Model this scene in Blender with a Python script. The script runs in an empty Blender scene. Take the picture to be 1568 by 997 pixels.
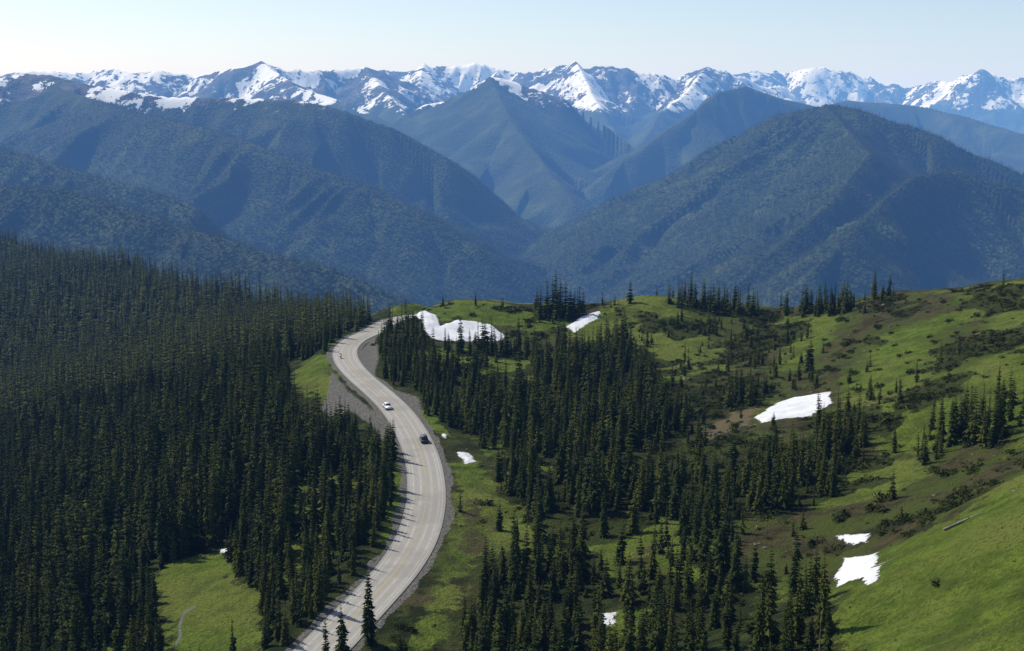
import bpy, bmesh, math, random
import numpy as np
from mathutils import Vector, Matrix
random.seed(7); rng=np.random.default_rng(11)
T=math.radians
scene=bpy.context.scene
# ------------------------------------------------------------------ survey helpers
FPX=1893.0; PITCH=T(10.0); SP,CP=math.sin(PITCH),math.cos(PITCH)
def bearing(px,py):
    a=(px-784)/FPX; b=(498.5-py)/FPX
    k=CP+b*SP
    return a/k, (-SP+b*CP)/k
def P(px,py,D):
    u,s=bearing(px,py); return (u*D,D,s*D)
# ------------------------------------------------------------------ noise
def h2(ix,iy,seed):
    h=(ix.astype(np.int64)*374761393+iy.astype(np.int64)*668265263+seed*974711)&0xffffffff
    h=((h^(h>>13))*1274126177)&0xffffffff
    h=h^(h>>16)
    return (h&0xffff)/32767.5-1.0
def vn(x,y,seed=0):
    fx=np.floor(x);fy=np.floor(y);tx=x-fx;ty=y-fy
    tx=tx*tx*(3-2*tx);ty=ty*ty*(3-2*ty)
    a=h2(fx,fy,seed);b=h2(fx+1,fy,seed);c=h2(fx,fy+1,seed);d=h2(fx+1,fy+1,seed)
    return (a+(b-a)*tx)+((c+(d-c)*tx)-(a+(b-a)*tx))*ty
def fbm(x,y,o=4,seed=0):
    r=0;a=1;s=0
    for i in range(o):
        r=r+a*vn(x*2**i+17.3*i,y*2**i-9.1*i,seed+i);s+=a;a*=.5
    return r/s
def ridged(x,y,o=4,seed=0):
    r=0;a=1;s=0
    for i in range(o):
        r=r+a*(1-2*np.abs(vn(x*2**i+11.3*i,y*2**i-5.1*i,seed+i)));s+=a;a*=.52
    return r/s
def sstep(a,b,v):
    t=np.clip((v-a)/(b-a),0,1);return t*t*(3-2*t)
# ------------------------------------------------------------------ road centreline (level, z=-80)
ROADZ=-80.0
rp=[(360,1120),(442,1045),(498,990),(542,945),(580,905),(612,868),(639,822),(652,772),(652,732),(645,697),(629,660),(606,627),(578,600),(550,576),(531,553),(529,534),(545,519),(568,509)]
rc=[]
for (a,b) in rp:
    u,s=bearing(a,b); D=ROADZ/s; rc.append((u*D,D,ROADZ))
for (a,D,z) in [(590,460,-80.3),(612,478,-81.5),(650,496,-83),(720,520,-86)]:
    rc.append(((a-784)/FPX*D/.985,D,z))
rc=np.array(rc)
def catmull(pts,step):
    out=[]
    n=len(pts)
    for i in range(n-1):
        p0=pts[max(i-1,0)];p1=pts[i];p2=pts[i+1];p3=pts[min(i+2,n-1)]
        L=np.linalg.norm(p2-p1);k=max(2,int(L/step))
        for j in range(k):
            t=j/k
            out.append(.5*((2*p1)+(-p0+p2)*t+(2*p0-5*p1+4*p2-p3)*t*t+(-p0+3*p1-3*p2+p3)*t**3))
    out.append(pts[-1]);return np.array(out)
road_f=catmull(rc,1.6)
for _ in range(12): road_f[1:-1]=(road_f[:-2]+2*road_f[1:-1]+road_f[2:])/4
road_c=road_f[::4]
def road_dist(x,y):
    d=np.full(x.shape,1e3);z=np.full(x.shape,ROADZ)
    m=(x>-130)&(x<20)&(y>120)&(y<560)
    if not m.any(): return d,z
    xs=x[m];ys=y[m];b=np.full(xs.shape,1e6);zz=np.full(xs.shape,ROADZ)
    for i in range(len(road_c)-1):
        p=road_c[i];q=road_c[i+1];e=q-p;L=e[0]**2+e[1]**2
        t=np.clip(((xs-p[0])*e[0]+(ys-p[1])*e[1])/L,0,1)
        dd=(xs-p[0]-t*e[0])**2+(ys-p[1]-t*e[1])**2
        k=dd<b;b=np.where(k,dd,b);zz=np.where(k,p[2]+t*e[2],zz)
    d[m]=np.sqrt(b);z[m]=zz
    return d,z
# ------------------------------------------------------------------ near terrain
ctl=[(620,472,470),(700,464,470),(800,474,460),(920,472,455),(1000,458,450),(1100,470,450),(1200,478,430),(1300,470,420),(1370,452,400),(1450,450,385),(1568,435,370),(1800,395,350),
(600,492,430),(590,520,415),(600,560,380),(700,505,430),(700,600,345),(720,700,280),(740,800,235),(760,900,200),(700,990,178),
(900,600,345),(900,520,420),(1000,550,385),(1200,520,390),(1230,625,300),(1100,650,290),(1400,560,300),(1500,500,330),(1568,600,232),(1400,680,235),(1250,760,215),(1000,750,240),(1000,900,185),(1300,830,188),(1310,875,172),(1150,970,158),
(1568,725,165),(1450,806,158),(1380,850,150),(1290,905,145),(1500,900,125),(1568,990,100),(1350,985,130),(1568,690,205),(1480,760,190),
(400,990,186),(330,930,205),(100,990,215),(0,990,220),(430,850,230),(500,700,287),(300,780,270),(100,800,300),(460,590,362),(350,620,380),(200,650,400),(0,650,450),(430,540,470),(250,540,600),(0,540,700),
(520,500,500),(570,492,520),(430,478,720),(300,448,900),(150,404,1150),(0,360,1450),(-150,320,1700),(-500,300,2000),(200,466,820),(0,432,1030),(-300,500,1100),(-300,800,420)]
C=[P(*c) for c in ctl]+[tuple(p) for p in rc[:-4:2]]
C+=[(0,0,-2),(-60,0,-12),(60,0,-8),(0,50,-34),(-60,50,-46),(60,50,-30),(0,100,-60),(-70,100,-70),(36,100,-50),(-150,100,-90),(150,100,-34),(0,-60,0),(0,140,-72),(-200,200,-104),(220,250,-34),(230,400,-42)]
C=np.array(C)
def K(r2): return .5*r2*np.log(r2+1e-9)
cx=C[:,0]/100;cy=C[:,1]/100;n=len(C)
A=np.zeros((n+3,n+3));r2=(cx[:,None]-cx)**2+(cy[:,None]-cy)**2
A[:n,:n]=K(r2)+np.eye(n)*.02;A[:n,n]=1;A[:n,n+1]=cx;A[:n,n+2]=cy;A[n:,:n]=A[:n,n:].T
wts=np.linalg.solve(A,np.concatenate([C[:,2],[0,0,0]]))
def tps(x,y):
    X=x/100;Y=y/100;z=wts[n]+wts[n+1]*X+wts[n+2]*Y
    for i in range(n): z=z+wts[i]*K((X-cx[i])**2+(Y-cy[i])**2)
    return z
cr=np.array([(-900,2300),(-500,2000),(-150,1700),(0,1450),(150,1150),(300,900),(430,720),(520,560),(570,505),(620,475),(700,470),(800,460),(920,455),(1000,450),(1100,450),(1200,430),(1300,420),(1370,400),(1450,385),(1568,370),(1800,350),(2300,330)],float)
cru=(cr[:,0]-784)/FPX/.985
def near_h(x,y,micro=True):
    u=x/np.maximum(y,1.0)
    yc=np.interp(u,cru,cr[:,1])
    yy=np.minimum(y,yc);xx=np.where(y>yc,u*yc,x)
    z=tps(xx,yy)
    t=np.maximum(y-yc,0)
    z=z-np.where(t<80,t*t/250,25.6+.64*(t-80))
    if micro:
        far=sstep(500,900,y)
        z=z+fbm(x/38,y/38,3,5)*1.9+fbm(x/7,y/7,4,9)*.55*(1-far)
    d,rz=road_dist(x,y)
    k=sstep(5.6,15,d)
    z=(rz-.12)*(1-k)+z*k
    return z
# ------------------------------------------------------------------ far ridges (crest polylines, slope, gully amplitude, wavelength, jag)
R=[]
def ridge(pts,slope=.55,amp=70,wl=420,jag=5,kind=0):
    R.append((np.array([P(*p) for p in pts]),slope,amp,wl,jag,kind,len(R)))
ridge([(1080,125,21000),(1160,108,21000),(1200,115,21500),(1245,105,21000),(1275,109,21000),(1310,111,21000),(1350,128,21500),(1395,132,21500),(1450,121,20500),(1500,111,20000),(1540,119,20000),(1600,124,20000),(1750,112,20000),(1900,120,20000)],.66,170,900,95,2)
ridge([(540,112,16500),(600,112,16000),(650,100,16000),(700,99,16000),(740,101,16000),(790,110,16000),(830,106,15500),(880,94,15000),(905,98,15000),(940,104,15000),(985,112,15000),(1030,124,15200),(1080,104,15200),(1130,120,15500),(1200,135,16000)],.62,190,700,85,2)
ridge([(880,91,15000),(905,140,13600),(930,185,12600),(950,215,11500)],.58,130,500,30,2)
ridge([(650,97,16000),(640,130,14800),(660,160,13500)],.58,130,500,30,2)
ridge([(760,110,15600),(790,140,14200),(800,170,13000)],.6,130,450,30,2)
ridge([(1080,102,15200),(1060,135,13800),(1010,175,12400),(985,215,11000)],.55,130,500,25,2)
ridge([(-400,90,13500),(-100,108,13500),(0,114,13500),(100,107,13500),(150,108,13500),(200,110,13000),(240,105,13000),(300,114,13000),(350,108,12500),(400,96,12500),(440,108,12500),(500,109,12800),(560,102,13000),(600,117,13000),(640,140,13000)],.52,140,650,40,2)
ridge([(400,94,12500),(450,130,11300),(540,160,10500),(600,190,10000)],.5,110,500,12,2)
ridge([(560,102,13000),(590,140,11800),(620,175,10900)],.52,110,500,12,2)
ridge([(560,215,9600),(610,185,9800),(650,162,10000),(700,150,10000),(735,125,10000),(750,117,10000),(790,125,10000),(860,150,9800),(920,188,9600),(955,215,9400),(985,240,9200)],.54,110,480,18,1)
ridge([(750,117,10000),(780,180,8900),(830,250,8000),(880,310,7300)],.5,80,380,8,0)
ridge([(860,322,7700),(900,290,7900),(960,240,8300),(1020,200,8700),(1070,165,9000),(1100,140,9300),(1140,132,9500),(1200,152,9500),(1260,165,9500),(1340,175,9500)],.5,105,420,14,0)
ridge([(1250,165,11500),(1300,152,11500),(1400,160,11500),(1480,178,11000),(1568,205,10500),(1700,235,10000)],.45,100,500,10,0)
ridge([(-500,80,7500),(-150,105,7500),(0,120,7400),(40,112,7400),(80,116,7300),(130,128,7200),(200,139,7000),(260,147,6900),(330,149,6800),(400,150,6700),(470,154,6600),(530,170,6500),(600,195,6400),(680,240,6200),(740,280,6100),(820,330,6000),(880,372,5900),(925,402,5850),(960,430,5800)],.52,110,420,10,1)
ridge([(80,130,7200),(180,165,6300),(330,200,5700),(450,243,5300),(560,283,5000),(640,320,4800),(720,370,4600),(800,428,4450),(850,465,4400)],.52,90,360,7,0)
ridge([(-150,180,5300),(0,225,4900),(120,262,4600),(260,300,4300),(300,320,4200)],.5,80,330,6,0)
ridge([(-200,255,4000),(0,283,3800),(100,292,3700),(200,320,3550),(300,353,3400),(400,383,3250),(500,410,3100),(600,448,3000),(680,490,2900)],.5,60,300,5,0)
ridge([(905,415,6000),(930,392,5950),(960,350,5900),(1000,302,5850),(1060,250,5800),(1130,205,5750),(1190,176,5700),(1235,166,5650),(1265,158,5600),(1310,165,5500),(1370,186,5400),(1430,206,5300),(1500,240,5200),(1568,268,5100),(1700,310,5000),(1900,330,5000)],.52,140,430,9,0)
ridge([(1265,160,5600),(1300,200,5100),(1330,235,4700),(1280,300,4300),(1200,370,4000),(1120,440,3800)],.5,90,330,6,0)
ridge([(1700,270,4400),(1568,290,4300),(1470,262,4400),(1400,268,4300),(1360,300,4100),(1300,360,3800),(1230,430,3600)],.5,90,300,6,0)
ridge([(1060,250,5800),(1030,300,5400),(960,380,5000),(900,440,4800)],.5,85,330,6,0)
def far_h(x,y,want=False):
    Z=np.full(x.shape,-1300.0)+fbm(x/1500,y/1500,2,3)*60
    G=np.zeros(x.shape);KD=np.zeros(x.shape)
    warp=fbm(x/900,y/900,3,31)
    w2=fbm(x/260,y/260,3,41);rg=ridged(x/420,y/420,4,61)
    for (p,sl,amp,wl,jag,kind,idx) in R:
        best=np.full(x.shape,-1e5);bs=np.zeros(x.shape);bd=np.zeros(x.shape);arc=0
        for i in range(len(p)-1):
            a=p[i];e=p[i+1]-a;L2=e[0]**2+e[1]**2;L=math.sqrt(L2)
            t=np.clip(((x-a[0])*e[0]+(y-a[1])*e[1])/L2,0,1)
            d=np.sqrt((x-a[0]-t*e[0])**2+(y-a[1]-t*e[1])**2)
            zz=a[2]+t*e[2]-sl*d
            k=zz>best
            best=np.where(k,zz,best);bs=np.where(k,arc+t*L,bs);bd=np.where(k,d,bd);arc+=L
        s=bs+warp*wl*.8
        g=1-2.2*np.abs(vn(s/wl,bd/(wl*8),idx*13+1))
        g2=1-2.2*np.abs(vn(s/(wl*.37)+w2*.7,bd/(wl*3),idx*13+2))
        f=sstep(0,wl*1.0,bd);f2=sstep(0,wl*.4,bd)
        z=best+amp*(g-.75)*f+amp*.34*(g2-.5)*f2
        if kind==2: z=z+jag*(ridged(bs/520,bd/700,5,idx+70)-.15)+ (amp*.5)*(rg-.3)*f2
        else: z=z+jag*fbm(bs/(jag*12+60),bd/500,3,idx+70)+(amp*.2)*w2*f2
        k=z>Z
        Z=np.where(k,z,Z);G=np.where(k,(g*.6+g2*.4),G);KD=np.where(k,kind,KD)
    if want: return Z,G,KD
    return Z
# ------------------------------------------------------------------ region polygons on the ground
def hit(px,py):
    u,s=bearing(px,py); ys=np.geomspace(92,1650,900)
    zs=near_h(u*ys,ys,False); k=np.nonzero(zs>=s*ys)[0]
    if len(k)==0:
        D=float(np.interp(u,cru,cr[:,1]))-2
    else: D=ys[k[0]]
    return (u*D,D)
def poly(pts): return np.array([hit(*p) for p in pts])
def sd(pl,x,y,mg=12):
    r=np.full(x.shape,-float(mg))
    m=(x>pl[:,0].min()-mg)&(x<pl[:,0].max()+mg)&(y>pl[:,1].min()-mg)&(y<pl[:,1].max()+mg)
    if not m.any(): return r
    X=x[m];Y=y[m];b=np.full(X.shape,1e9);ins=np.zeros(X.shape,bool)
    for i in range(len(pl)):
        p=pl[i];q=pl[(i+1)%len(pl)];e=q-p;L=e@e+1e-9
        t=np.clip(((X-p[0])*e[0]+(Y-p[1])*e[1])/L,0,1)
        b=np.minimum(b,(X-p[0]-t*e[0])**2+(Y-p[1]-t*e[1])**2)
        if abs(e[1])>1e-9:
            c=((p[1]>Y)!=(q[1]>Y))&(X<e[0]*(Y-p[1])/e[1]+p[0]);ins^=c
    r[m]=np.clip(np.where(ins,1,-1)*np.sqrt(b),-mg,mg)
    return r
def polys(L): return [poly(p) for p in L]
def union(L,x,y,mg=12):
    r=np.full(x.shape,-float(mg))
    for p in L: r=np.maximum(r,sd(p,x,y,mg))
    return r
SNOW=polys([[(625,486),(668,484),(674,497),(700,488),(750,495),(773,511),(765,519),(665,521),(650,506)],
 [(866,502),(890,489),(919,482),(915,495),(880,510)],
 [(1155,641),(1190,622),(1215,612),(1270,603),(1274,622),(1240,640),(1200,645),(1165,652)],
 [(697,690),(718,692),(729,706),(712,708)],[(676,665),(683,665),(685,672),(678,673)],
 [(1284,825),(1331,824),(1328,838),(1292,838)],
 [(1292,860),(1340,852),(1348,870),(1335,888),(1285,894),(1276,885)],
 [(912,940),(940,938),(942,950),(918,957)],[(1168,955),(1184,955),(1184,964),(1168,964)],[(335,840),(352,840),(352,848),(337,850)]])
MEAD=polys([[(438,578),(470,552),(506,545),(512,590),(495,622),(470,602),(450,602)],
 [(222,885),(335,848),(362,890),(402,902),(402,960),(385,1005),(262,1005),(240,930)],
 [(698,705),(745,710),(762,762),(805,775),(803,820),(750,850),(705,870),(692,950),(645,1005),(612,1005),(650,930),(682,860),(690,800),(700,760)],
 [(1600,705),(1450,806),(1380,850),(1290,900),(1285,930),(1300,1010),(1600,1010)],
 [(600,478),(640,462),(720,460),(800,476),(900,496),(960,462),(1000,456),(1040,462),(1060,490),(1110,530),(1120,565),(1010,592),(970,575),(960,520),(850,515),(790,500),(640,485)],
 [(1380,452),(1600,430),(1600,640),(1480,680),(1360,690),(1290,640),(1290,600),(1180,560),(1240,500),(1340,490)],
 [(1225,765),(1300,700),(1400,690),(1440,720),(1330,770),(1240,800)],
 [(255,770),(305,765),(310,800),(270,830)],[(530,690),(560,690),(560,730),(535,740)],[(880,505),(960,490),(970,530),(900,530)],
 [(1170,480),(1330,480),(1300,520),(1200,530)],[(600,680),(625,710),(625,740),(612,800),(590,830),(600,760)]])
DIRT=polys([[(1062,655),(1160,622),(1160,680),(1060,692)],[(1220,775),(1320,770),(1450,750),(1540,710),(1568,690),(1568,722),(1440,808),(1350,850),(1280,895),(1180,880),(1100,840),(1100,800)],
 [(1300,470),(1370,452),(1460,450),(1490,470),(1400,500),(1340,520),(1290,600),(1180,620),(1130,600),(1250,540)],[(1400,690),(1568,640),(1568,690),(1440,740)],
 [(950,870),(1010,820),(1030,880),(960,905)],[(700,770),(760,765),(750,850),(700,850)],[(1440,500),(1520,480),(1480,560),(1420,590)],[(690,835),(680,880),(640,940),(600,945),(590,925),(640,880),(672,820)]])
GRAV=polys([[(508,570),(530,596),(590,645),(603,686),(597,688),(572,655),(535,628),(503,640),(492,625),(503,602)],
 [(590,594),(640,608),(648,632),(625,636)],[(545,545),(575,515),(580,550),(572,575),(560,570)]])
CLEAR=polys([[(440,560),(500,540),(560,590),(612,675),(600,692),(560,668),(520,655),(480,662),(455,635)],
 [(228,884),(335,850),(362,895),(402,902),(400,960),(392,1075),(266,1075),(244,930)],
 [(590,925),(640,880),(690,830),(700,1010),(600,1080),(575,1020)]])
FILL=polys([[(235,800),(300,790),(440,790),(450,880),(362,886),(335,845),(300,852),(225,880)]])
STREAM=polys([[(300,932),(303,933),(283,944),(277,960),(279,975),(269,990),(266,990),(274,974),(273,957),(281,941)]])
FOREST=polys([[(572,520),(600,500),(640,505),(655,535),(770,535),(850,535),(960,530),(1000,590),(1050,650),(1060,700),(1200,700),(1250,720),(1240,800),(1120,810),(1100,860),(1180,885),(1265,905),(1290,1010),(1260,1080),(720,1080),(705,960),(750,865),(805,830),(805,775),(765,750),(745,705),(700,685),(655,650),(645,600),(585,592)]])
CLUMP=polys([[(1250,665),(1335,655),(1330,705),(1250,710)],[(1420,650),(1600,600),(1600,645),(1480,690),(1400,695)],[(816,484),(896,486),(892,497),(820,497)],
 [(1010,464),(1165,470),(1160,484),(1040,478)],[(1190,474),(1310,472),(1300,486),(1200,488)],[(1330,455),(1375,452),(1370,462),(1335,464)],
 [(1000,620),(1060,630),(1050,650),(1000,640)],[(755,800),(775,800),(775,825),(755,825)],[(695,770),(715,770),(712,790),(697,790)],
 [(1180,700),(1290,700),(1280,760),(1200,790)],[(1090,640),(1130,600),(1180,600),(1150,625)]])
SMALLW=polys([[(960,530),(1060,480),(1240,500),(1290,560),(1240,600),(1160,610),(1060,640),(1010,620)],[(1290,640),(1420,600),(1440,560),(1330,560),(1280,600)],[(1040,790),(1240,790),(1260,860),(1180,900),(1060,880)]])
def shrubmask(x,y):
    a=fbm(x/15+fbm(x/9,y/9,2,12)*.5,y/22,4,66);b=fbm(x/60,y/60,2,68)
    return a+.2*b
# ------------------------------------------------------------------ node helpers
class NT:
    def __init__(s,nt): s.nt=nt; nt.nodes.clear()
    def n(s,t,**k):
        nd=s.nt.nodes.new(t)
        for a,b in k.items(): setattr(nd,a,b)
        return nd
    def l(s,a,b): s.nt.links.new(a,b)
    def put(s,sock,v):
        if hasattr(v,'is_output'): s.l(v,sock)
        else: sock.default_value=v
    def attr(s,name): return s.n('ShaderNodeAttribute',attribute_name=name).outputs['Fac']
    def math(s,op,a,b=0,clamp=False):
        m=s.n('ShaderNodeMath',operation=op,use_clamp=clamp);s.put(m.inputs[0],a);s.put(m.inputs[1],b);return m.outputs[0]
    def noise(s,scale,det=3,rough=.55,vec=None):
        m=s.n('ShaderNodeTexNoise');m.inputs['Scale'].default_value=scale;m.inputs['Detail'].default_value=det;m.inputs['Roughness'].default_value=rough
        if vec is not None: s.l(vec,m.inputs['Vector'])
        return m.outputs['Fac']
    def ss(s,v,a,b,x=0.,y=1.):
        m=s.n('ShaderNodeMapRange',interpolation_type='SMOOTHSTEP');s.put(m.inputs[0],v)
        for i,q in zip((1,2,3,4),(a,b,x,y)): m.inputs[i].default_value=q
        return m.outputs[0]
    def mix(s,f,a,b):
        m=s.n('ShaderNodeMix',data_type='RGBA');s.put(m.inputs[0],f)
        s.put(m.inputs[6],a if hasattr(a,'is_output') else (*a,1));s.put(m.inputs[7],b if hasattr(b,'is_output') else (*b,1));return m.outputs[2]
def material(name):
    m=bpy.data.materials.new(name);m.use_nodes=True;return m,NT(m.node_tree)
def finish(t,col,rough=.9,spec=.1,bump=None,bs=.5,bd=1.,metal=0):
    b=t.n('ShaderNodeBsdfPrincipled');t.put(b.inputs['Base Color'],col if hasattr(col,'is_output') else (*col,1));t.put(b.inputs['Roughness'],rough)
    b.inputs['Specular IOR Level'].default_value=spec;b.inputs['Metallic'].default_value=metal
    if bump is not None:
        q=t.n('ShaderNodeBump');q.inputs['Strength'].default_value=bs;q.inputs['Distance'].default_value=bd;t.l(bump,q.inputs['Height']);t.l(q.outputs[0],b.inputs['Normal'])
    o=t.n('ShaderNodeOutputMaterial');t.l(b.outputs[0],o.inputs['Surface']);return b
# near ground
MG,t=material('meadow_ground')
pos=t.n('ShaderNodeNewGeometry').outputs['Position']
nA=t.noise(.035,4,.6,pos);nB=t.noise(.22,5,.7,pos);nC=t.noise(1.6,4,.75,pos);nD=t.noise(.09,4,.65,pos)
green=t.mix(t.ss(nB,.36,.64),(.075,.120,.014),(.155,.215,.030))
green=t.mix(t.ss(nA,.42,.62),green,(.165,.195,.038))
green=t.mix(t.math('MULTIPLY',t.ss(nD,.5,.62),.7),green,(.082,.105,.022))
green=t.mix(t.math('MULTIPLY',t.ss(nC,.47,.64),.65),green,(.042,.065,.010))
heath=t.mix(t.ss(nB,.38,.62),(.042,.042,.016),(.088,.076,.034))
heath=t.mix(t.ss(nD,.42,.58),heath,(.074,.096,.020))
heath=t.mix(t.ss(nC,.55,.8),heath,(.16,.135,.085))
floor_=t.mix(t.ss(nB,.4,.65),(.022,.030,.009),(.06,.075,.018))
md=t.ss(t.math('ADD',t.attr('meadow'),t.math('MULTIPLY',t.math('SUBTRACT',nB,.5),1.9)),.35,.65)
dd=t.ss(t.math('ADD',t.attr('dirt'),t.math('MULTIPLY',t.math('SUBTRACT',nB,.5),2.0)),.45,.75)
gg=t.ss(t.math('ADD',t.attr('gravel'),t.math('MULTIPLY',t.math('SUBTRACT',nC,.5),1.0)),.4,.6)
sv=t.math('ADD',t.attr('snow'),t.math('MULTIPLY',t.math('SUBTRACT',nC,.5),.7));sv=t.math('ADD',sv,t.math('MULTIPLY',t.math('SUBTRACT',nB,.5),1.1))
sn=t.ss(sv,.47,.53)
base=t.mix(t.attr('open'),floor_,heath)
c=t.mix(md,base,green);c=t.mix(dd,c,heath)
c=t.mix(t.ss(t.attr('tan'),.35,.6),c,(.17,.14,.075))
c=t.mix(t.math('MULTIPLY',t.ss(t.math('ADD',t.attr('shrubby'),t.math('MULTIPLY',t.math('SUBTRACT',nC,.5),1.6)),.35,.65),.8),c,(.030,.037,.012))
grav=t.mix(t.ss(nC,.35,.65),(.13,.125,.11),(.23,.22,.195))
c=t.mix(gg,c,grav);c=t.mix(t.ss(t.attr('stream'),.3,.7),c,(.19,.20,.18))
snowc=t.mix(t.ss(nB,.3,.7),(.74,.76,.80),(.58,.59,.61));c=t.mix(sn,c,snowc)
hb=t.math('MULTIPLY',t.math('ADD',t.math('MULTIPLY',nC,.8),nB),t.math('SUBTRACT',1,t.math('MULTIPLY',sn,.7)))
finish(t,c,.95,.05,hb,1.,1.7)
# far mountains
MF,t=material('mountain_forest')
geo=t.n('ShaderNodeNewGeometry');pos=geo.outputs['Position']
v=t.n('ShaderNodeTexVoronoi');v.inputs['Scale'].default_value=.07;t.l(pos,v.inputs['Vector'])
n1=t.noise(.004,4,.6,pos);n2=t.noise(.016,4,.72,pos);n4=t.noise(.007,4,.65,pos)
fc=t.mix(t.ss(v.outputs['Distance'],.1,.75),(.040,.056,.020),(.024,.035,.013))
fc=t.mix(t.math('MULTIPLY',t.ss(n1,.48,.66),.7),fc,(.064,.080,.026))
rock=t.mix(t.ss(n2,.4,.62),(.045,.048,.050),(.11,.105,.098))
rock=t.mix(t.ss(n4,.48,.6),rock,(.055,.068,.035))
alp=t.ss(t.math('ADD',t.attr('alpine'),t.math('MULTIPLY',t.math('SUBTRACT',n2,.5),1.2)),.35,.65)
c=t.mix(alp,fc,rock)
sv=t.math('ADD',t.attr('snowf'),t.math('MULTIPLY',t.math('SUBTRACT',n2,.5),1.15));sv=t.math('ADD',sv,t.math('MULTIPLY',t.math('SUBTRACT',n4,.5),.9))
sn=t.ss(sv,.48,.55)
c=t.mix(sn,c,(.70,.73,.76))
hb=t.math('MULTIPLY',v.outputs['Distance'],t.math('SUBTRACT',-1,t.math('MULTIPLY',sn,-1)))
finish(t,c,.95,.05,hb,.6,10)
# ------------------------------------------------------------------ terrain sheet
us=np.concatenate([np.linspace(-.82,-.46,60,endpoint=False),np.linspace(-.46,.46,900,endpoint=False),np.linspace(.46,.82,61)])
ys=np.concatenate([np.linspace(-40,88,30,endpoint=False)+0.0,np.geomspace(90,700,650,endpoint=False),np.geomspace(700,2600,110,endpoint=False),np.geomspace(2600,14000,430,endpoint=False),np.geomspace(14000,23000,160,endpoint=False),np.geomspace(23000,48000,25)])
nr,nc=len(ys),len(us)
X=(us[None,:]*np.maximum(ys,60)[:,None]);Y=np.repeat(ys[:,None],nc,1)
Z=np.zeros((nr,nc));iN=int(np.searchsorted(ys,2600));iF=int(np.searchsorted(ys,1200))
Z[:iN]=near_h(X[:iN],Y[:iN])
Z[iN:]=-1300
G=np.zeros((nr,nc));KD=np.zeros((nr,nc))
zf,g,kd=far_h(X[iF:],Y[iF:],True)
m=zf>Z[iF:];Z[iF:]=np.where(m,zf,Z[iF:]);G[iF:]=g;KD[iF:]=kd
near=slice(0,int(np.searchsorted(ys,720)))
xn,yn=X[near],Y[near]
att={k:np.zeros((nr,nc),np.float32) for k in('meadow','dirt','gravel','snow','stream','open','tan','shrubby','alpine','snowf')}
so=union(SNOW,xn,yn,6)
att['snow'][near]=np.clip(.5+so/3.2,0,1)
Z[near]+=np.clip(so*.25,0,.5)
fo=union(FOREST,xn,yn)
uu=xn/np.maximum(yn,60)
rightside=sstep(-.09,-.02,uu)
gap=fbm(xn/22,yn/22,3,55)
me_=union(MEAD,xn,yn)
att['meadow'][near]=np.maximum(np.clip(.5+me_/9,0,1),sstep(.2,.42,gap)*(.85)*(union(FILL,xn,yn)<0))
att['dirt'][near]=np.clip(.5+union(DIRT,xn,yn)/12,0,1)
att['tan'][near]=np.clip(.5+sd(DIRT[0],xn,yn)/6+fbm(xn/8,yn/8,3,4)*.8-.4,0,1)
rd,_=road_dist(xn,yn)
gv=np.clip(.5+union(GRAV,xn,yn)/4,0,1)
att['gravel'][near]=np.maximum(gv,1-sstep(4.6,6.4,rd+fbm(xn/6,yn/6,2,8)*1.0))
att['stream'][near]=np.clip(.5+union(STREAM,xn,yn)/.8,0,1)
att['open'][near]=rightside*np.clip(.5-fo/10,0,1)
m4=sd(MEAD[3],xn,yn)
att['shrubby'][near]=sstep(-.04,.16,shrubmask(xn,yn))*(uu>-.09)*(m4<0)*(sd(MEAD[2],xn,yn)<0)*(rd>9)*.8
att['alpine'][:]=np.where(KD>=1,np.clip((Z-np.where(KD>1,-40,-50))/150,0,1),0)
big=fbm(X/420,Y/420,3,91);med=fbm(X/150,Y/150,3,95)
z0=np.where(KD>1,180,20);den=np.where(KD>1,.53,.42)
att['snowf'][:]=np.where(KD>=1,np.clip(den+np.where(KD>1,.0003,.0003)*(Z-z0)-.26*G+.42*big+.36*med,0,.66)*sstep(-130,10,Z-np.where(KD>1,0,20)),0)
def sheet(name,X,Y,Z,mats,matrow,attrs):
    nr,nc=X.shape
    me=bpy.data.meshes.new(name);nv=nr*nc
    me.vertices.add(nv);co=np.stack([X,Y,Z],-1).astype(np.float32).ravel();me.vertices.foreach_set('co',co)
    i=np.arange(nv).reshape(nr,nc)
    q=np.stack([i[:-1,:-1],i[:-1,1:],i[1:,1:],i[1:,:-1]],-1).reshape(-1,4)
    nf=len(q);me.loops.add(nf*4);me.loops.foreach_set('vertex_index',q.ravel().astype(np.int32))
    me.polygons.add(nf);me.polygons.foreach_set('loop_start',np.arange(0,nf*4,4,dtype=np.int32))
    me.polygons.foreach_set('use_smooth',np.ones(nf,bool))
    me.polygons.foreach_set('material_index',np.repeat(matrow,nc-1).astype(np.int32))
    for k,v in attrs.items():
        a=me.attributes.new(k,'FLOAT','POINT');a.data.foreach_set('value',v.astype(np.float32).ravel())
    for mt in mats: me.materials.append(mt)
    me.update(calc_edges=True);me.validate()
    ob=bpy.data.objects.new(name,me);scene.collection.objects.link(ob);return ob
sheet('terrain',X,Y,Z,[MG,MF],(ys[:-1]>1900).astype(int),att)
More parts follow.
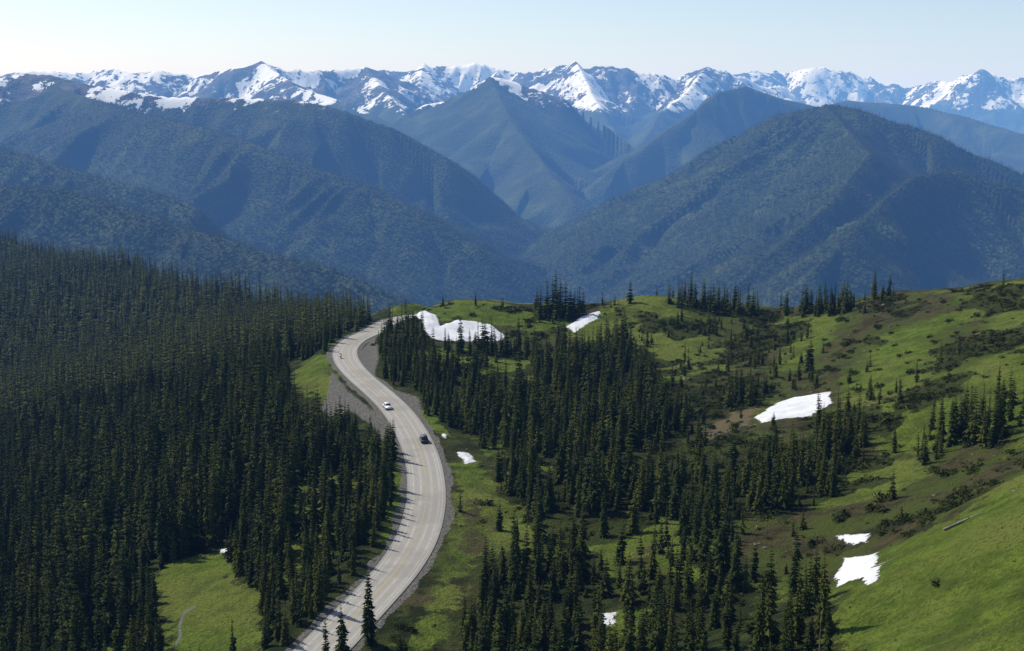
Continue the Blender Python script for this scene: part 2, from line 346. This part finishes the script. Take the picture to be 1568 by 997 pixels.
# ------------------------------------------------------------------ road
def ribbon(name,mat,offs,zo,i0=0,i1=None,dash=None):
    p=road_f[i0:i1];tg=np.gradient(p,axis=0);tg/=np.linalg.norm(tg[:,:2],axis=1)[:,None]
    nx=tg[:,1];ny=-tg[:,0]
    X=p[:,0:1]+nx[:,None]*offs;Y=p[:,1:2]+ny[:,None]*offs
    Z=p[:,2:3]+zo-.012*np.abs(offs)[None,:]+0*X
    ac=np.repeat(np.array(offs)[None,:],len(p),0)
    return sheet(name,X,Y,Z,[mat],np.zeros(len(p)-1),{'across':ac})
MR,t=material('road_asphalt')
pos=t.n('ShaderNodeNewGeometry').outputs['Position']
ac=t.attr('across');a=t.math('ABSOLUTE',ac)
n1=t.noise(.5,4,.6,pos);n2=t.noise(6,3,.7,pos);n0=t.noise(.07,3,.6,pos)
tr=t.math('ABSOLUTE',t.math('SUBTRACT',t.math('ABSOLUTE',t.math('SUBTRACT',a,1.95)),.8))
c=t.mix(t.ss(tr,.0,.45),(.38,.36,.325),(.27,.258,.23))
c=t.mix(t.ss(n1,.35,.7),c,(.30,.285,.258));c=t.mix(t.math('MULTIPLY',t.ss(n2,.5,.8),.4),c,(.19,.185,.165))
c=t.mix(t.math('MULTIPLY',t.ss(n0,.5,.6),.5),c,(.22,.21,.19))
c=t.mix(t.ss(a,3.6,4.2),c,(.22,.215,.195))
finish(t,c,.85,.2,n2,.3,.02)
ribbon('road',MR,np.array([-4.1,-3.6,-2.6,-1.4,-.5,0,.5,1.4,2.6,3.6,4.1]),.06)
MY,t=material('yellow_road_paint');finish(t,t.mix(t.ss(t.noise(3),.4,.6),(.42,.32,.12),(.32,.28,.18)),.7,.2)
MW,t=material('white_road_paint');finish(t,t.mix(t.ss(t.noise(3),.4,.6),(.5,.5,.47),(.34,.33,.31)),.7,.2)
for nm,mt,o in(('road_centre_line',MY,[-.10,.10]),('road_edge_line',MW,[3.3,3.42]),('road_edge_line',MW,[-3.42,-3.3])):
    l=ribbon(nm,mt,np.array(o),.075);l.parent=bpy.data.objects['road']
# ------------------------------------------------------------------ conifers
def foliage(name,c1,c2,c3,k=.8):
    M,t=material(name)
    r=t.n('ShaderNodeObjectInfo').outputs['Random'];tc=t.n('ShaderNodeTexCoord').outputs['Object']
    n=t.noise(1.3,3,.6,tc)
    c=t.mix(t.ss(n,.35,.65),c1,c2);c=t.mix(t.ss(r,.3,1.,0,k),c,c3)
    b=finish(t,c,.85,.04);return M
MFo=foliage('fir_foliage',(.014,.023,.005),(.045,.062,.012),(.070,.078,.012))
MFar=foliage('distant_fir_foliage',(.030,.044,.015),(.038,.052,.018),(.040,.050,.017),.5)
MBu=foliage('shrub_foliage',(.026,.037,.009),(.052,.064,.014),(.070,.074,.018))
MT,t=material('bark');finish(t,t.mix(t.ss(t.noise(5),.4,.6),(.10,.08,.06),(.05,.04,.03)),.9,.1)
MS,t=material('weathered_wood');finish(t,t.mix(t.ss(t.noise(4),.4,.6),(.26,.23,.19),(.15,.13,.11)),.9,.05)
MK,t=material('rock');finish(t,t.mix(t.ss(t.noise(2.5,4,.7),.35,.65),(.20,.18,.15),(.09,.08,.07)),.9,.1)
def mesh_from(name,V,Fc,mats,mi):
    me=bpy.data.meshes.new(name);me.from_pydata(V,[],Fc)
    for m in mats: me.materials.append(m)
    me.polygons.foreach_set('material_index',mi);me.update();return me
def trunk(V,Fc,mi,h,r,seg=6,k=0,lean=0):
    b=len(V);lv=4
    for j in range(lv+1):
        f=j/lv
        for i in range(seg):
            a=i/seg*2*math.pi;rr=r*(1-f*.95);V.append((rr*math.cos(a)+lean*f*f,rr*math.sin(a),-.6+(h+.6)*f))
    for j in range(lv):
        for i in range(seg):
            Fc.append((b+j*seg+i,b+j*seg+(i+1)%seg,b+(j+1)*seg+(i+1)%seg,b+(j+1)*seg+i));mi.append(k)
def conifer(name,H,Rm,levels,nb,seed,detail=2,mat=None,pw=.85,lo=.04,irr=.2):
    rd=random.Random(seed);V=[];Fc=[];mi=[]
    trunk(V,Fc,mi,H*.97,.016*H,5,1)
    ph=rd.uniform(0,6);side=rd.uniform(0,6.28)
    for i in range(levels):
        tt=lo+(1-lo)*(i+rd.uniform(-.3,.3))/levels
        tt=max(.03,min(.985,tt));z=tt*H
        rr=Rm*((1-tt)**pw)*rd.uniform(1-irr,1+irr*.6)*(1+.16*math.sin(tt*11+ph))+.05*Rm
        if tt<.12: rr*=.8
        k=max(4,int(nb*(.65+.5*(1-tt))));a0=rd.uniform(0,6.28)
        for j in range(k):
            if rd.random()<.08: continue
            a=a0+j/k*6.283+rd.uniform(-.3,.3);L=rr*rd.uniform(.65,1.22)*(1+.15*math.cos(a-side))
            dr=rd.uniform(.2,.5)*(1.1-.9*tt)-.25*tt
            ca,sa=math.cos(a),math.sin(a)
            def pt(l,w,dz): V.append((ca*l-sa*w,sa*l+ca*w,z+dz));return len(V)-1
            zz=lambda f:-dr*L*f*f
            if detail==2:
                b=pt(0,0,.12*L);m=pt(.5*L,0,zz(.5)+.18*L)
                rim=[pt(.30*L,.30*L,zz(.3)-.10*L),pt(.42*L,.14*L,zz(.4)),pt(.66*L,.28*L,zz(.7)-.10*L),pt(.75*L,.10*L,zz(.75)),pt(L,rd.uniform(-.05,.05)*L,zz(1)),
                     pt(.77*L,-.10*L,zz(.75)),pt(.62*L,-.28*L,zz(.65)-.10*L),pt(.45*L,-.14*L,zz(.45)),pt(.28*L,-.30*L,zz(.3)-.10*L)]
                s=[b]+rim+[b]
                for q in range(len(s)-1): Fc.append((m,s[q],s[q+1]));mi.append(0)
            else:
                b=pt(0,0,.16*L);tip=pt(L,0,zz(1));l=pt(.5*L,.40*L,zz(.5)-.10*L);r=pt(.5*L,-.40*L,zz(.5)-.10*L)
                Fc.append((b,l,tip));Fc.append((b,tip,r));mi+= [0,0]
    return mesh_from(name,V,Fc,[mat or MFo,MT],mi)
def snag(name,H,seed):
    rd=random.Random(seed);V=[];Fc=[];mi=[];trunk(V,Fc,mi,H,.16,6,0,.5)
    for i in range(16):
        z=rd.uniform(.3,.95)*H;a=rd.uniform(0,6.28);L=rd.uniform(.3,1.1)*(1-z/H+.3);b=len(V)
        V+= [(0,0,z),(0,0,z+.09),(math.cos(a)*L,math.sin(a)*L,z-.1)];Fc.append((b,b+1,b+2));mi.append(0)
    return mesh_from(name,V,Fc,[MS,MT],mi)
def shrub(name,seed):
    rd=random.Random(seed);V=[];Fc=[];mi=[]
    lob=[(rd.uniform(-.9,.9),rd.uniform(-.7,.7),rd.uniform(.35,.8)) for _ in range(5)]
    for i in range(260):
        lx,ly,lr=rd.choice(lob)
        a=rd.uniform(0,6.28);e=rd.uniform(0,1);r=lr*(.5+.5*rd.random())
        x=lx+math.cos(a)*math.sqrt(1-e*e)*r;y=ly+math.sin(a)*math.sqrt(1-e*e)*r;z=e*r*1.2
        b=len(V);s=rd.uniform(.10,.26)
        for q in range(3): V.append((x+rd.uniform(-s,s),y+rd.uniform(-s,s),z+rd.uniform(-s*.5,s)))
        Fc.append((b,b+1,b+2));mi.append(0)
    return mesh_from(name,V,Fc,[MBu,MT],mi)
def boulder(name,seed):
    bm=bmesh.new();bmesh.ops.create_icosphere(bm,subdivisions=2,radius=1);rd=random.Random(seed)
    pl=[(Vector((rd.gauss(0,1),rd.gauss(0,1),rd.gauss(0,1))).normalized(),rd.uniform(.5,.8)) for _ in range(9)]
    for v in bm.verts:
        for nn,d in pl:
            k=v.co.dot(nn)
            if k>d: v.co-=nn*(k-d)
    me=bpy.data.meshes.new(name);bm.to_mesh(me);bm.free();me.materials.append(MK);return me
def lib(name,meshes):
    c=bpy.data.collections.new(name)
    for i,m in enumerate(meshes):
        o=bpy.data.objects.new('%s_%02d'%(m.name,i),m);c.objects.link(o)
    return c
hi=[conifer('fir_a%d'%i,12,[1.55,1.8,1.25,2.1,1.7,1.3,1.9][i],[28,28,26,24,20,24,18][i],[8,8,8,9,8,7,8][i],i,2,None,[.72,.85,.62,.95,1.05,.55,.8][i],.04,[.2,.3,.25,.3,.4,.35,.4][i]) for i in range(7)]
L_hi=lib('fir_source',hi+[snag('snag',9,3)])
md_=[conifer('fir_m%d'%i,12,[1.6,1.9,1.45][i],14,6,20+i,1,None,.78) for i in range(3)]
L_md=lib('fir_mid_source',md_+[snag('snag_m',9,5)])
lo_=[conifer('fir_l%d'%i,12,[2.0,1.7,2.3][i],5,5,40+i,1,MFar,.8) for i in range(3)]
L_lo=lib('fir_far_source',lo_)
L_sh=lib('shrub_source',[shrub('shrub%d'%i,i) for i in range(4)])
L_rk=lib('rock_source',[boulder('boulder%d'%i,i) for i in range(3)])
def scatter(name,coll,pts,scl,rot,idx):
    me=bpy.data.meshes.new(name);k=len(pts);me.vertices.add(k);me.vertices.foreach_set('co',np.asarray(pts,np.float32).ravel())
    a=me.attributes.new('scl','FLOAT_VECTOR','POINT');a.data.foreach_set('vector',np.asarray(scl,np.float32).ravel())
    a=me.attributes.new('rt','FLOAT_VECTOR','POINT');a.data.foreach_set('vector',np.asarray(rot,np.float32).ravel())
    a=me.attributes.new('idx','INT','POINT');a.data.foreach_set('value',np.asarray(idx,np.int32))
    ob=bpy.data.objects.new(name,me);scene.collection.objects.link(ob)
    g=bpy.data.node_groups.new(name+'_nodes','GeometryNodeTree')
    g.interface.new_socket('Geometry',in_out='INPUT',socket_type='NodeSocketGeometry');g.interface.new_socket('Geometry',in_out='OUTPUT',socket_type='NodeSocketGeometry')
    gi=g.nodes.new('NodeGroupInput');go=g.nodes.new('NodeGroupOutput');ip=g.nodes.new('GeometryNodeInstanceOnPoints')
    ci=g.nodes.new('GeometryNodeCollectionInfo');ci.inputs['Collection'].default_value=coll;ci.inputs['Separate Children'].default_value=True;ci.inputs['Reset Children'].default_value=True
    def na(nm,tp):
        q=g.nodes.new('GeometryNodeInputNamedAttribute');q.data_type=tp;q.inputs['Name'].default_value=nm;return [o for o in q.outputs if o.enabled and o.name=='Attribute'][0]
    g.links.new(gi.outputs[0],ip.inputs['Points']);g.links.new(ci.outputs[0],ip.inputs['Instance'])
    ip.inputs['Pick Instance'].default_value=True
    g.links.new(na('idx','INT'),ip.inputs['Instance Index']);g.links.new(na('rt','FLOAT_VECTOR'),ip.inputs['Rotation']);g.links.new(na('scl','FLOAT_VECTOR'),ip.inputs['Scale'])
    g.links.new(ip.outputs[0],go.inputs[0])
    md=ob.modifiers.new('scatter','NODES');md.node_group=g;print(name,k);return ob
def grid(x0,x1,y0,y1,c):
    gx,gy=np.meshgrid(np.arange(x0,x1,c),np.arange(y0,y1,c));gx=gx.ravel();gy=gy.ravel()
    return gx+rng.uniform(-.5,.5,gx.shape)*c,gy+rng.uniform(-.5,.5,gy.shape)*c
def make(x,y,h,w,nv,snagp=.0):
    k=len(x);sc=h/12.;s=np.stack([sc*w,sc*w,sc],-1)
    r=np.stack([rng.normal(0,.03,k),rng.normal(0,.03,k),rng.uniform(0,6.28,k)],-1)
    ix=rng.integers(0,nv,k);ix=np.where(rng.random(k)<snagp,nv,ix);return s,r,ix
# foreground forest
x,y=grid(-330,210,96,680,2.9)
u=x/y;k=(np.abs(u)<.56);x,y,u=x[k],y[k],u[k]
rdv,_=road_dist(x,y)
FO=union(FOREST,x,y);ME=union(MEAD,x,y);DI=union(DIRT,x,y);SN=union(SNOW,x,y,6);GR=union(GRAV,x,y,6);CL=union(CLUMP,x,y,6);CR=union(CLEAR,x,y,6);SW=union(SMALLW,x,y,6);FL=union(FILL,x,y,6)
ry=np.interp(y,road_f[:,1],road_f[:,0])
left=(x<ry)&(y<470)|(u<-.118)&(y>=440)
gapn=fbm(x/22,y/22,3,55);clump=fbm(x/9,y/9,2,58)
dens=np.zeros(x.shape)
dens=np.where(left,np.clip(.86-3.0*np.maximum(0,gapn-.3)+.6*clump,0,1),dens)
dens=np.where((FO>0)&~left,np.clip(.84-gapn*1.3+1.1*clump,.10,.95),dens)
dens=np.where((CL>0)&~left,.8,dens)
hill=(~left)&(FO<=0)&(CL<=0)
dens=np.where(hill,np.clip(.025+.14*(gapn>.2)+.24*(SW>0)*(.6+clump*1.6),0,1),dens)
dens=np.where((ME>1.5)&(SW<0)&(CL<0),dens*.12,dens);dens=np.where((DI>1)&(CL<0)&(SW<0),dens*.6,dens)
dens=np.where(sd(MEAD[3],x,y)>-1,0,dens);dens=np.where(sd(MEAD[2],x,y)>0,dens*.2,dens)
dens=np.where(FL>0,.85,dens)
dens=np.where((SN>-2.5)|(GR>-.5)|(rdv<6.4)|(CR>0),0,dens)
yc=np.interp(u,cru,cr[:,1]);dens=np.where((y>yc+3)&(u>-.13),dens*0,dens)
dens=np.where(y<118,0,dens)
k=rng.random(x.shape)<dens
x,y,left_,hill_,gn,rr_,CR_,CL_,u_=x[k],y[k],left[k],hill[k],gapn[k],rdv[k],CR[k],CL[k],u[k]
h=rng.gamma(4.5,1/4.5,x.shape)
h=np.where(left_,11.8*h,np.clip(8.6*h,1.8,13.5));h=np.where(hill_,4.2*h/8.6,h);h=np.where((CL_>0)&~left_,np.clip(h*.95,2.5,10.5),h);h=np.clip(h,1.5,18)
h=np.where(rr_<22,np.clip(h*.85,2,10.5),h);h=np.where(CR_>-5,np.clip(h*.8,2,9),h)
h=np.where(y<185,np.clip(h,2,11),h)
z=near_h(x,y)-.1
w=rng.uniform(.8,1.25,x.shape)*np.where(h<5,1.3,1)
s,r,ix=make(x,y,h,w,7,.012)
nearm=y<430
scatter('conifer_forest',L_hi,np.stack([x,y,z],-1)[nearm],s[nearm],r[nearm],ix[nearm])
q=~nearm;ix2=np.where(ix==7,3,ix%3)
scatter('conifer_forest',L_md,np.stack([x,y,z],-1)[q],s[q],r[q],ix2[q])
# left slope forest further down
x,y=grid(-1300,20,660,2300,6.6);u=x/y;k=(u>-.6)&(u<-.10)&(y<np.interp(u,cru,cr[:,1])+160);x,y=x[k],y[k]
k=rng.random(x.shape)<np.clip(.95-1.6*np.maximum(0,fbm(x/60,y/60,3,77)-.3),0,1);x,y=x[k],y[k]
h=np.clip(rng.gamma(7,1/7.,x.shape)*14,5,23);s,r,ix=make(x,y,h,rng.uniform(1.0,1.6,x.shape),3,.02)
scatter('distant_forest',L_md,np.stack([x,y,near_h(x,y)-.3],-1),s,r,ix)
# mountain forests
N=230000
y=np.sqrt(rng.uniform(2500**2,6600**2,N));x=y*rng.uniform(-.48,.48,N)
z,g,kd=far_h(x,y,True)
k=(z>-1250)&(rng.random(N)<np.clip(1-(z+100+80*fbm(x/200,y/200,3,5))/120*(kd>0),0,1))&(rng.random(N)<np.clip(1.15-.4*fbm(x/300,y/300,3,8)-.2*g,.45,1));x,y,z=x[k],y[k],z[k]
h=np.clip(rng.gamma(14,1/14.,x.shape)*19,9,30)*(1-.25*sstep(4500,6600,y))
s,r,ix=make(x,y,h,rng.uniform(1.0,1.4,x.shape),3,0)
scatter('mountain_forest',L_lo,np.stack([x,y,z-1.],-1),s,r,ix)
# shrubs and krummholz on the open hill
x,y=grid(-70,210,110,475,1.35);u=x/y
rdv,_=road_dist(x,y);FO=union(FOREST,x,y);ME=union(MEAD,x,y);SN=union(SNOW,x,y,6);DI=union(DIRT,x,y);M4=sd(MEAD[3],x,y)
ry=np.interp(y,road_f[:,1],road_f[:,0])
sm=shrubmask(x,y)
d=np.clip(.025+.70*sstep(-.02,.2,sm)+.08*(DI>0),0,.7);d=np.where(FO>0,d*.4,d);d=np.where(ME>3,d*.75,d);d=np.where(M4>-1,.03,d)
d=np.where((SN>-1.5)|(rdv<8)|(x<ry+7),0,d);yc=np.interp(u,cru,cr[:,1]);d=np.where((y>yc+2)|(u>.56),0,d);d=np.where((sd(MEAD[2],x,y)>0),d*.1+.02,d)
d=np.where(rdv<7,0,d)
k=rng.random(x.shape)<d;x,y,M4=x[k],y[k],M4[k];sz=np.clip(rng.gamma(2.5,.4,x.shape)*.68,.2,1.8);sz=np.where((M4>-1)&(rng.random(x.shape)<.97),.10+.12*rng.random(x.shape),sz)
scatter('low_shrubs',L_sh,np.stack([x,y,near_h(x,y)-np.where(sz<.25,.03,.12)],-1),np.stack([sz,sz*rng.uniform(.7,1.2,x.shape),sz*rng.uniform(.6,1.4,x.shape)],-1),np.stack([0*x,0*x,rng.uniform(0,6.28,x.shape)],-1),rng.integers(0,4,x.shape))
# rocks
x,y=grid(-20,210,110,420,2.2);DI=union(DIRT,x,y);oc=sd(poly([(1335,474),(1365,456),(1390,462),(1372,482),(1345,486)]),x,y,6)
SN=union(SNOW,x,y,6)
k=rng.random(x.shape)<np.clip(.07*(DI>0)+.5*(oc>0)+.008,0,1)*(SN<-1);x,y,oc=x[k],y[k],oc[k]
sz=np.clip(rng.gamma(2,.12,x.shape),.08,.8)*np.where(oc>0,1.8,1)
scatter('scattered_rocks',L_rk,np.stack([x,y,near_h(x,y)],-1),np.stack([sz*1.2,sz,sz*.7],-1),np.stack([0*x,0*x,rng.uniform(0,6.28,x.shape)],-1),rng.integers(0,3,x.shape))
# individual trees
single=[(565,985,112),(524,1015,85),(500,1030,80),(612,1015,55),(630,1022,45),(357,1003,60),(965,468,40),(728,470,24),(678,466,18),(770,474,18),(1240,566,58),(1262,466,50),(1300,466,34),(1366,768,48),
(508,686,62),(522,692,84),(534,688,64),(548,700,60),(494,690,66),(562,702,58),(577,708,56),(590,716,50),(541,706,72),(515,704,70),
(822,486,48),(828,488,54),(838,487,60),(846,489,64),(851,486,70),(858,488,62),(866,486,56),(873,489,50),(880,487,46),(887,488,50),(893,487,42),(1058,470,54),(1064,474,40),(1078,472,42),(1125,474,42),(1133,474,36),(1145,476,46),(1153,476,36),(1112,474,34),(1100,472,38),(1092,472,36),(1084,474,32),(1195,474,30),
(1335,458,26),(1352,456,22),(742,930,88),(755,985,95),(1255,740,60),(1275,750,50),(1528,610,60),(1505,630,50),(1480,640,45),(1300,690,70),(1320,680,62),(1265,690,60),(765,815,45),(705,785,40),
(486,500,20),(500,496,22),(515,498,26),(530,500,28),(545,500,24),(556,502,20),(1005,457,18),(1030,460,22),(1040,464,28),(1048,464,34)]
for i,(a,b,hp) in enumerate(single):
    X0,Y0=hit(a,b);h=hp*Y0/FPX*(1.05+.16*max(0,(b-500)/500))
    o=bpy.data.objects.new('fir_tree',hi[i%7]);scene.collection.objects.link(o)
    o.location=(X0,Y0,float(near_h(np.array([X0]),np.array([Y0]))[0])-.1);sc=h/12;ww=sc*random.uniform(.95,1.3)*(1.25 if h<5 else 1)
    o.scale=(ww,ww,sc);o.rotation_euler=(0,0,random.uniform(0,6))
# logs
def log(p0,p1,r):
    a=hit(*p0);b=hit(*p1);V=[];Fc=[];mi=[];L=math.dist(a,b)
    trunk(V,Fc,mi,L,r,8,0,.3)
    for i in range(5):
        z=L*random.uniform(.3,.95);an=random.uniform(0,6.28);k=len(V);q=random.uniform(.3,.8)
        V+= [(0,0,z),(0,0,z+.12),(math.cos(an)*q,math.sin(an)*q,z+.2)];Fc.append((k,k+1,k+2));mi.append(0)
    me=mesh_from('fallen_log',V,Fc,[MS],mi);o=bpy.data.objects.new('fallen_log',me);scene.collection.objects.link(o)
    za=float(near_h(np.array([a[0]]),np.array([a[1]]))[0]);zb=float(near_h(np.array([b[0]]),np.array([b[1]]))[0])
    A=Vector((a[0],a[1],za+r*.8));B=Vector((b[0],b[1],zb+r*.8))
    o.location=A;o.rotation_euler=(B-A).to_track_quat('Z','Y').to_euler()
log((1452,808),(1520,776),.26);log((1340,868),(1382,849),.18)
# ------------------------------------------------------------------ cars
MGl,t=material('car_glass');finish(t,(.02,.025,.03),.08,.6)
MTy,t=material('tyre_rubber');finish(t,(.02,.02,.02),.8,.2)
MCh,t=material('wheel_alloy');finish(t,(.45,.45,.46),.35,.5,metal=.8)
MLt,t=material('tail_lamp');finish(t,(.35,.02,.015),.3,.5)
MHl,t=material('head_lamp');finish(t,(.75,.75,.72),.15,.6)
def prism(name,prof,w0,w1fn,mat,parent,bev=.04):
    bm=bmesh.new();l=[bm.verts.new((-w1fn(z),y,z)) for y,z in prof];r=[bm.verts.new((w1fn(z),y,z)) for y,z in prof]
    bm.faces.new(l[::-1]);bm.faces.new(r)
    for i in range(len(prof)): j=(i+1)%len(prof);bm.faces.new((l[i],l[j],r[j],r[i]))
    bmesh.ops.recalc_face_normals(bm,faces=bm.faces)
    if bev: bmesh.ops.bevel(bm,geom=bm.edges[:],offset=bev,segments=2,affect='EDGES')
    me=bpy.data.meshes.new(name);bm.to_mesh(me);bm.free();me.materials.append(mat)
    for p in me.polygons:p.use_smooth=True
    o=bpy.data.objects.new(name,me);scene.collection.objects.link(o);o.parent=parent;return o
def road_empty(name,i,lane,rev):
    p=road_f[i];tg=road_f[i+1]-road_f[i-1];tg/=np.linalg.norm(tg)
    nx,ny=tg[1],-tg[0]
    e=bpy.data.objects.new(name,None);scene.collection.objects.link(e)
    e.location=(p[0]+nx*lane,p[1]+ny*lane,p[2]+.05);e.rotation_euler=(0,0,math.atan2(tg[1],tg[0])-math.pi/2+(math.pi if rev else 0));return e
def car(name,frac,lane,rev,col,suv=False):
    e=road_empty(name,frac,lane,rev)
    M,t=material(name+'_paint');b=finish(t,col,.3,.5);b.inputs['Coat Weight'].default_value=.6
    H=1.75 if suv else 1.45
    prism('body',[(-2.25,.35),(-2.3,.62),(-2.2,.92),(-1.0,1.0),(1.0,.98),(1.95,.82),(2.25,.62),(2.25,.35),(1.9,.24),(-1.9,.24)],.9,lambda z:.90-.06*max(0,z-.6),M,e,.05)
    back=-2.05 if suv else -1.65
    prism('windows',[(back,.95),(back+.35,H-.07),(.35,H-.07),(1.1,.93)],.8,lambda z:.83-.28*max(0,z-.95),MGl,e,.02)
    prism('roof',[(back+.30,H-.09),(back+.42,H),(.25,H),(.42,H-.09)],.7,lambda z:.84-.28*(z-.95)+.0,M,e,.02)
    for sx in(-1,1):
        for yy in(-1.4,1.4):
            for rr,ww,mt,nm in((.33,.22,MTy,'tyre'),(.2,.235,MCh,'wheel')):
                bpy.ops.mesh.primitive_cylinder_add(vertices=20,radius=rr,depth=ww,location=(sx*.80,yy,.33),rotation=(0,math.pi/2,0));o=bpy.context.object;o.name=nm;o.parent=e;o.data.materials.append(mt)
        for yy,mt,nm in((-2.29,MLt,'tail_lamp'),(2.2,MHl,'head_lamp')):
            bpy.ops.mesh.primitive_cube_add(size=1,location=(sx*.66,yy,.72),scale=(.3,.1,.14));o=bpy.context.object;o.name=nm;o.parent=e;o.data.materials.append(mt)
        bpy.ops.mesh.primitive_cube_add(size=1,location=(sx*.95,.75,1.0),scale=(.16,.1,.12));o=bpy.context.object;o.name='mirror';o.parent=e;o.data.materials.append(M)
def ridx(px,py):
    q=np.array(hit(px,py));return int(np.argmin(np.hypot(road_f[:,0]-q[0],road_f[:,1]-q[1])))
car('white_car',ridx(604,625),-1.9,True,(.78,.78,.77),False)
car('dark_car',ridx(636,679),1.9,False,(.035,.04,.045),True)
# motorcycle with seated rider
e=road_empty('motorcycle_with_rider',ridx(529,550),-1.6,True)
for yy in(-.75,.75):
    bpy.ops.mesh.primitive_torus_add(major_radius=.27,minor_radius=.07,major_segments=24,minor_segments=8,location=(0,yy,.34),rotation=(0,math.pi/2,0));o=bpy.context.object;o.name='tyre';o.parent=e;o.data.materials.append(MTy)
    bpy.ops.mesh.primitive_cylinder_add(vertices=16,radius=.17,depth=.06,location=(0,yy,.34),rotation=(0,math.pi/2,0));o=bpy.context.object;o.name='hub';o.parent=e;o.data.materials.append(MCh)
MPt,t=material('motorcycle_paint');finish(t,(.6,.6,.6),.3,.5)
prism('engine_and_tank',[(-.7,.55),(-.95,.82),(-.35,.78),(-.1,.98),(.35,1.02),(.5,.8),(.3,.35),(-.4,.3)],.2,lambda z:.15,MPt,e,.03)
prism('front_fork_and_screen',[(.7,.34),(.76,.36),(.5,1.3),(.42,1.0)],.1,lambda z:.12 if z<.9 else .25,MCh,e,0)
def skin(name,V,E,Rr,mat):
    me=bpy.data.meshes.new(name);me.from_pydata(V,E,[]);o=bpy.data.objects.new(name,me);scene.collection.objects.link(o);o.parent=e
    o.modifiers.new('s','SKIN');o.modifiers.new('b','SUBSURF').levels=1
    for i,r in enumerate(Rr): me.skin_vertices[0].data[i].radius=(r,r)
    me.skin_vertices[0].data[0].use_root=True;me.materials.append(mat)
MJk,t=material('rider_jacket');finish(t,(.05,.05,.06),.7,.2)
MHe,t=material('rider_helmet');finish(t,(.7,.7,.7),.2,.5)
skin('rider_body',[(0,-.3,.9),(0,-.2,1.15),(0,-.08,1.4),(0,-.04,1.52),(-.2,-.08,1.4),(-.32,.12,1.2),(-.3,.36,1.1),(.2,-.08,1.4),(.32,.12,1.2),(.3,.36,1.1),(-.2,.1,.88),(-.24,-.05,.45),(-.24,.1,.38),(.2,.1,.88),(.24,-.05,.45),(.24,.1,.38)],
 [(0,1),(1,2),(2,3),(2,4),(4,5),(5,6),(2,7),(7,8),(8,9),(0,10),(10,11),(11,12),(0,13),(13,14),(14,15)],[.17,.16,.17,.07,.09,.065,.045,.09,.065,.045,.10,.065,.05,.10,.065,.05],MJk)
bpy.ops.mesh.primitive_uv_sphere_add(segments=20,ring_count=12,radius=.15,location=(0,-.0,1.66));o=bpy.context.object;o.name='helmet';o.scale=(.85,1.05,1);o.parent=e;o.data.materials.append(MHe)
# ------------------------------------------------------------------ atmosphere
M=bpy.data.materials.new('emissive_air_haze');M.use_nodes=True;t=NT(M.node_tree)
J=(.76,.85,1.0);S=(.9e-5,2.1e-5,4.6e-5)
mx=max(S)*1.0001
ab=t.n('ShaderNodeVolumeAbsorption');ab.inputs['Density'].default_value=mx;ab.inputs['Color'].default_value=(*[1-s/mx for s in S],1)
em=t.n('ShaderNodeEmission');E=[j*s for j,s in zip(J,S)];me_=max(E);em.inputs['Color'].default_value=(*[q_/me_ for q_ in E],1);em.inputs['Strength'].default_value=me_  # haze glows by itself; emission stands in for sunlight scattered by the air
ad=t.n('ShaderNodeAddShader');t.l(ab.outputs[0],ad.inputs[0]);t.l(em.outputs[0],ad.inputs[1])
o=t.n('ShaderNodeOutputMaterial');t.l(ad.outputs[0],o.inputs['Volume'])
bm=bmesh.new();bmesh.ops.create_cube(bm,size=1)
for v_ in bm.verts: v_.co=Vector((v_.co.x*90000,v_.co.y*56000+24000,v_.co.z*2500-350))
me=bpy.data.meshes.new('emissive_haze_box');bm.to_mesh(me);bm.free();me.materials.append(M)
scene.collection.objects.link(bpy.data.objects.new('emissive_haze_box',me))
# ------------------------------------------------------------------ light, sky, camera
EL=T(46);AZ=T(-52)
w=bpy.data.worlds.new('World');scene.world=w;w.use_nodes=True;t=NT(w.node_tree)
sk=t.n('ShaderNodeTexSky',sky_type='NISHITA');sk.sun_disc=False;sk.sun_elevation=EL;sk.sun_rotation=AZ%(2*math.pi);sk.altitude=1700;sk.air_density=1.0;sk.dust_density=3.0
bg=t.n('ShaderNodeBackground');bg.inputs[1].default_value=.135;t.l(sk.outputs[0],bg.inputs[0]);o=t.n('ShaderNodeOutputWorld');t.l(bg.outputs[0],o.inputs[0])
sd_=Vector((math.sin(AZ)*math.cos(EL),math.cos(AZ)*math.cos(EL),math.sin(EL)))
L=bpy.data.lights.new('sun','SUN');L.energy=5;L.angle=T(.5);L.color=(1,.95,.86);lo=bpy.data.objects.new('sun',L);lo.rotation_euler=sd_.to_track_quat('Z','Y').to_euler();scene.collection.objects.link(lo)
cam=bpy.data.cameras.new('camera');cam.sensor_width=36;cam.lens=36*FPX/1568;cam.clip_start=.5;cam.clip_end=120000
co=bpy.data.objects.new('camera',cam);co.rotation_euler=(math.pi/2-PITCH,0,0);co.location=(0,0,0);scene.collection.objects.link(co);scene.camera=co
scene.view_settings.view_transform='Standard';scene.view_settings.look='None';scene.view_settings.exposure=0
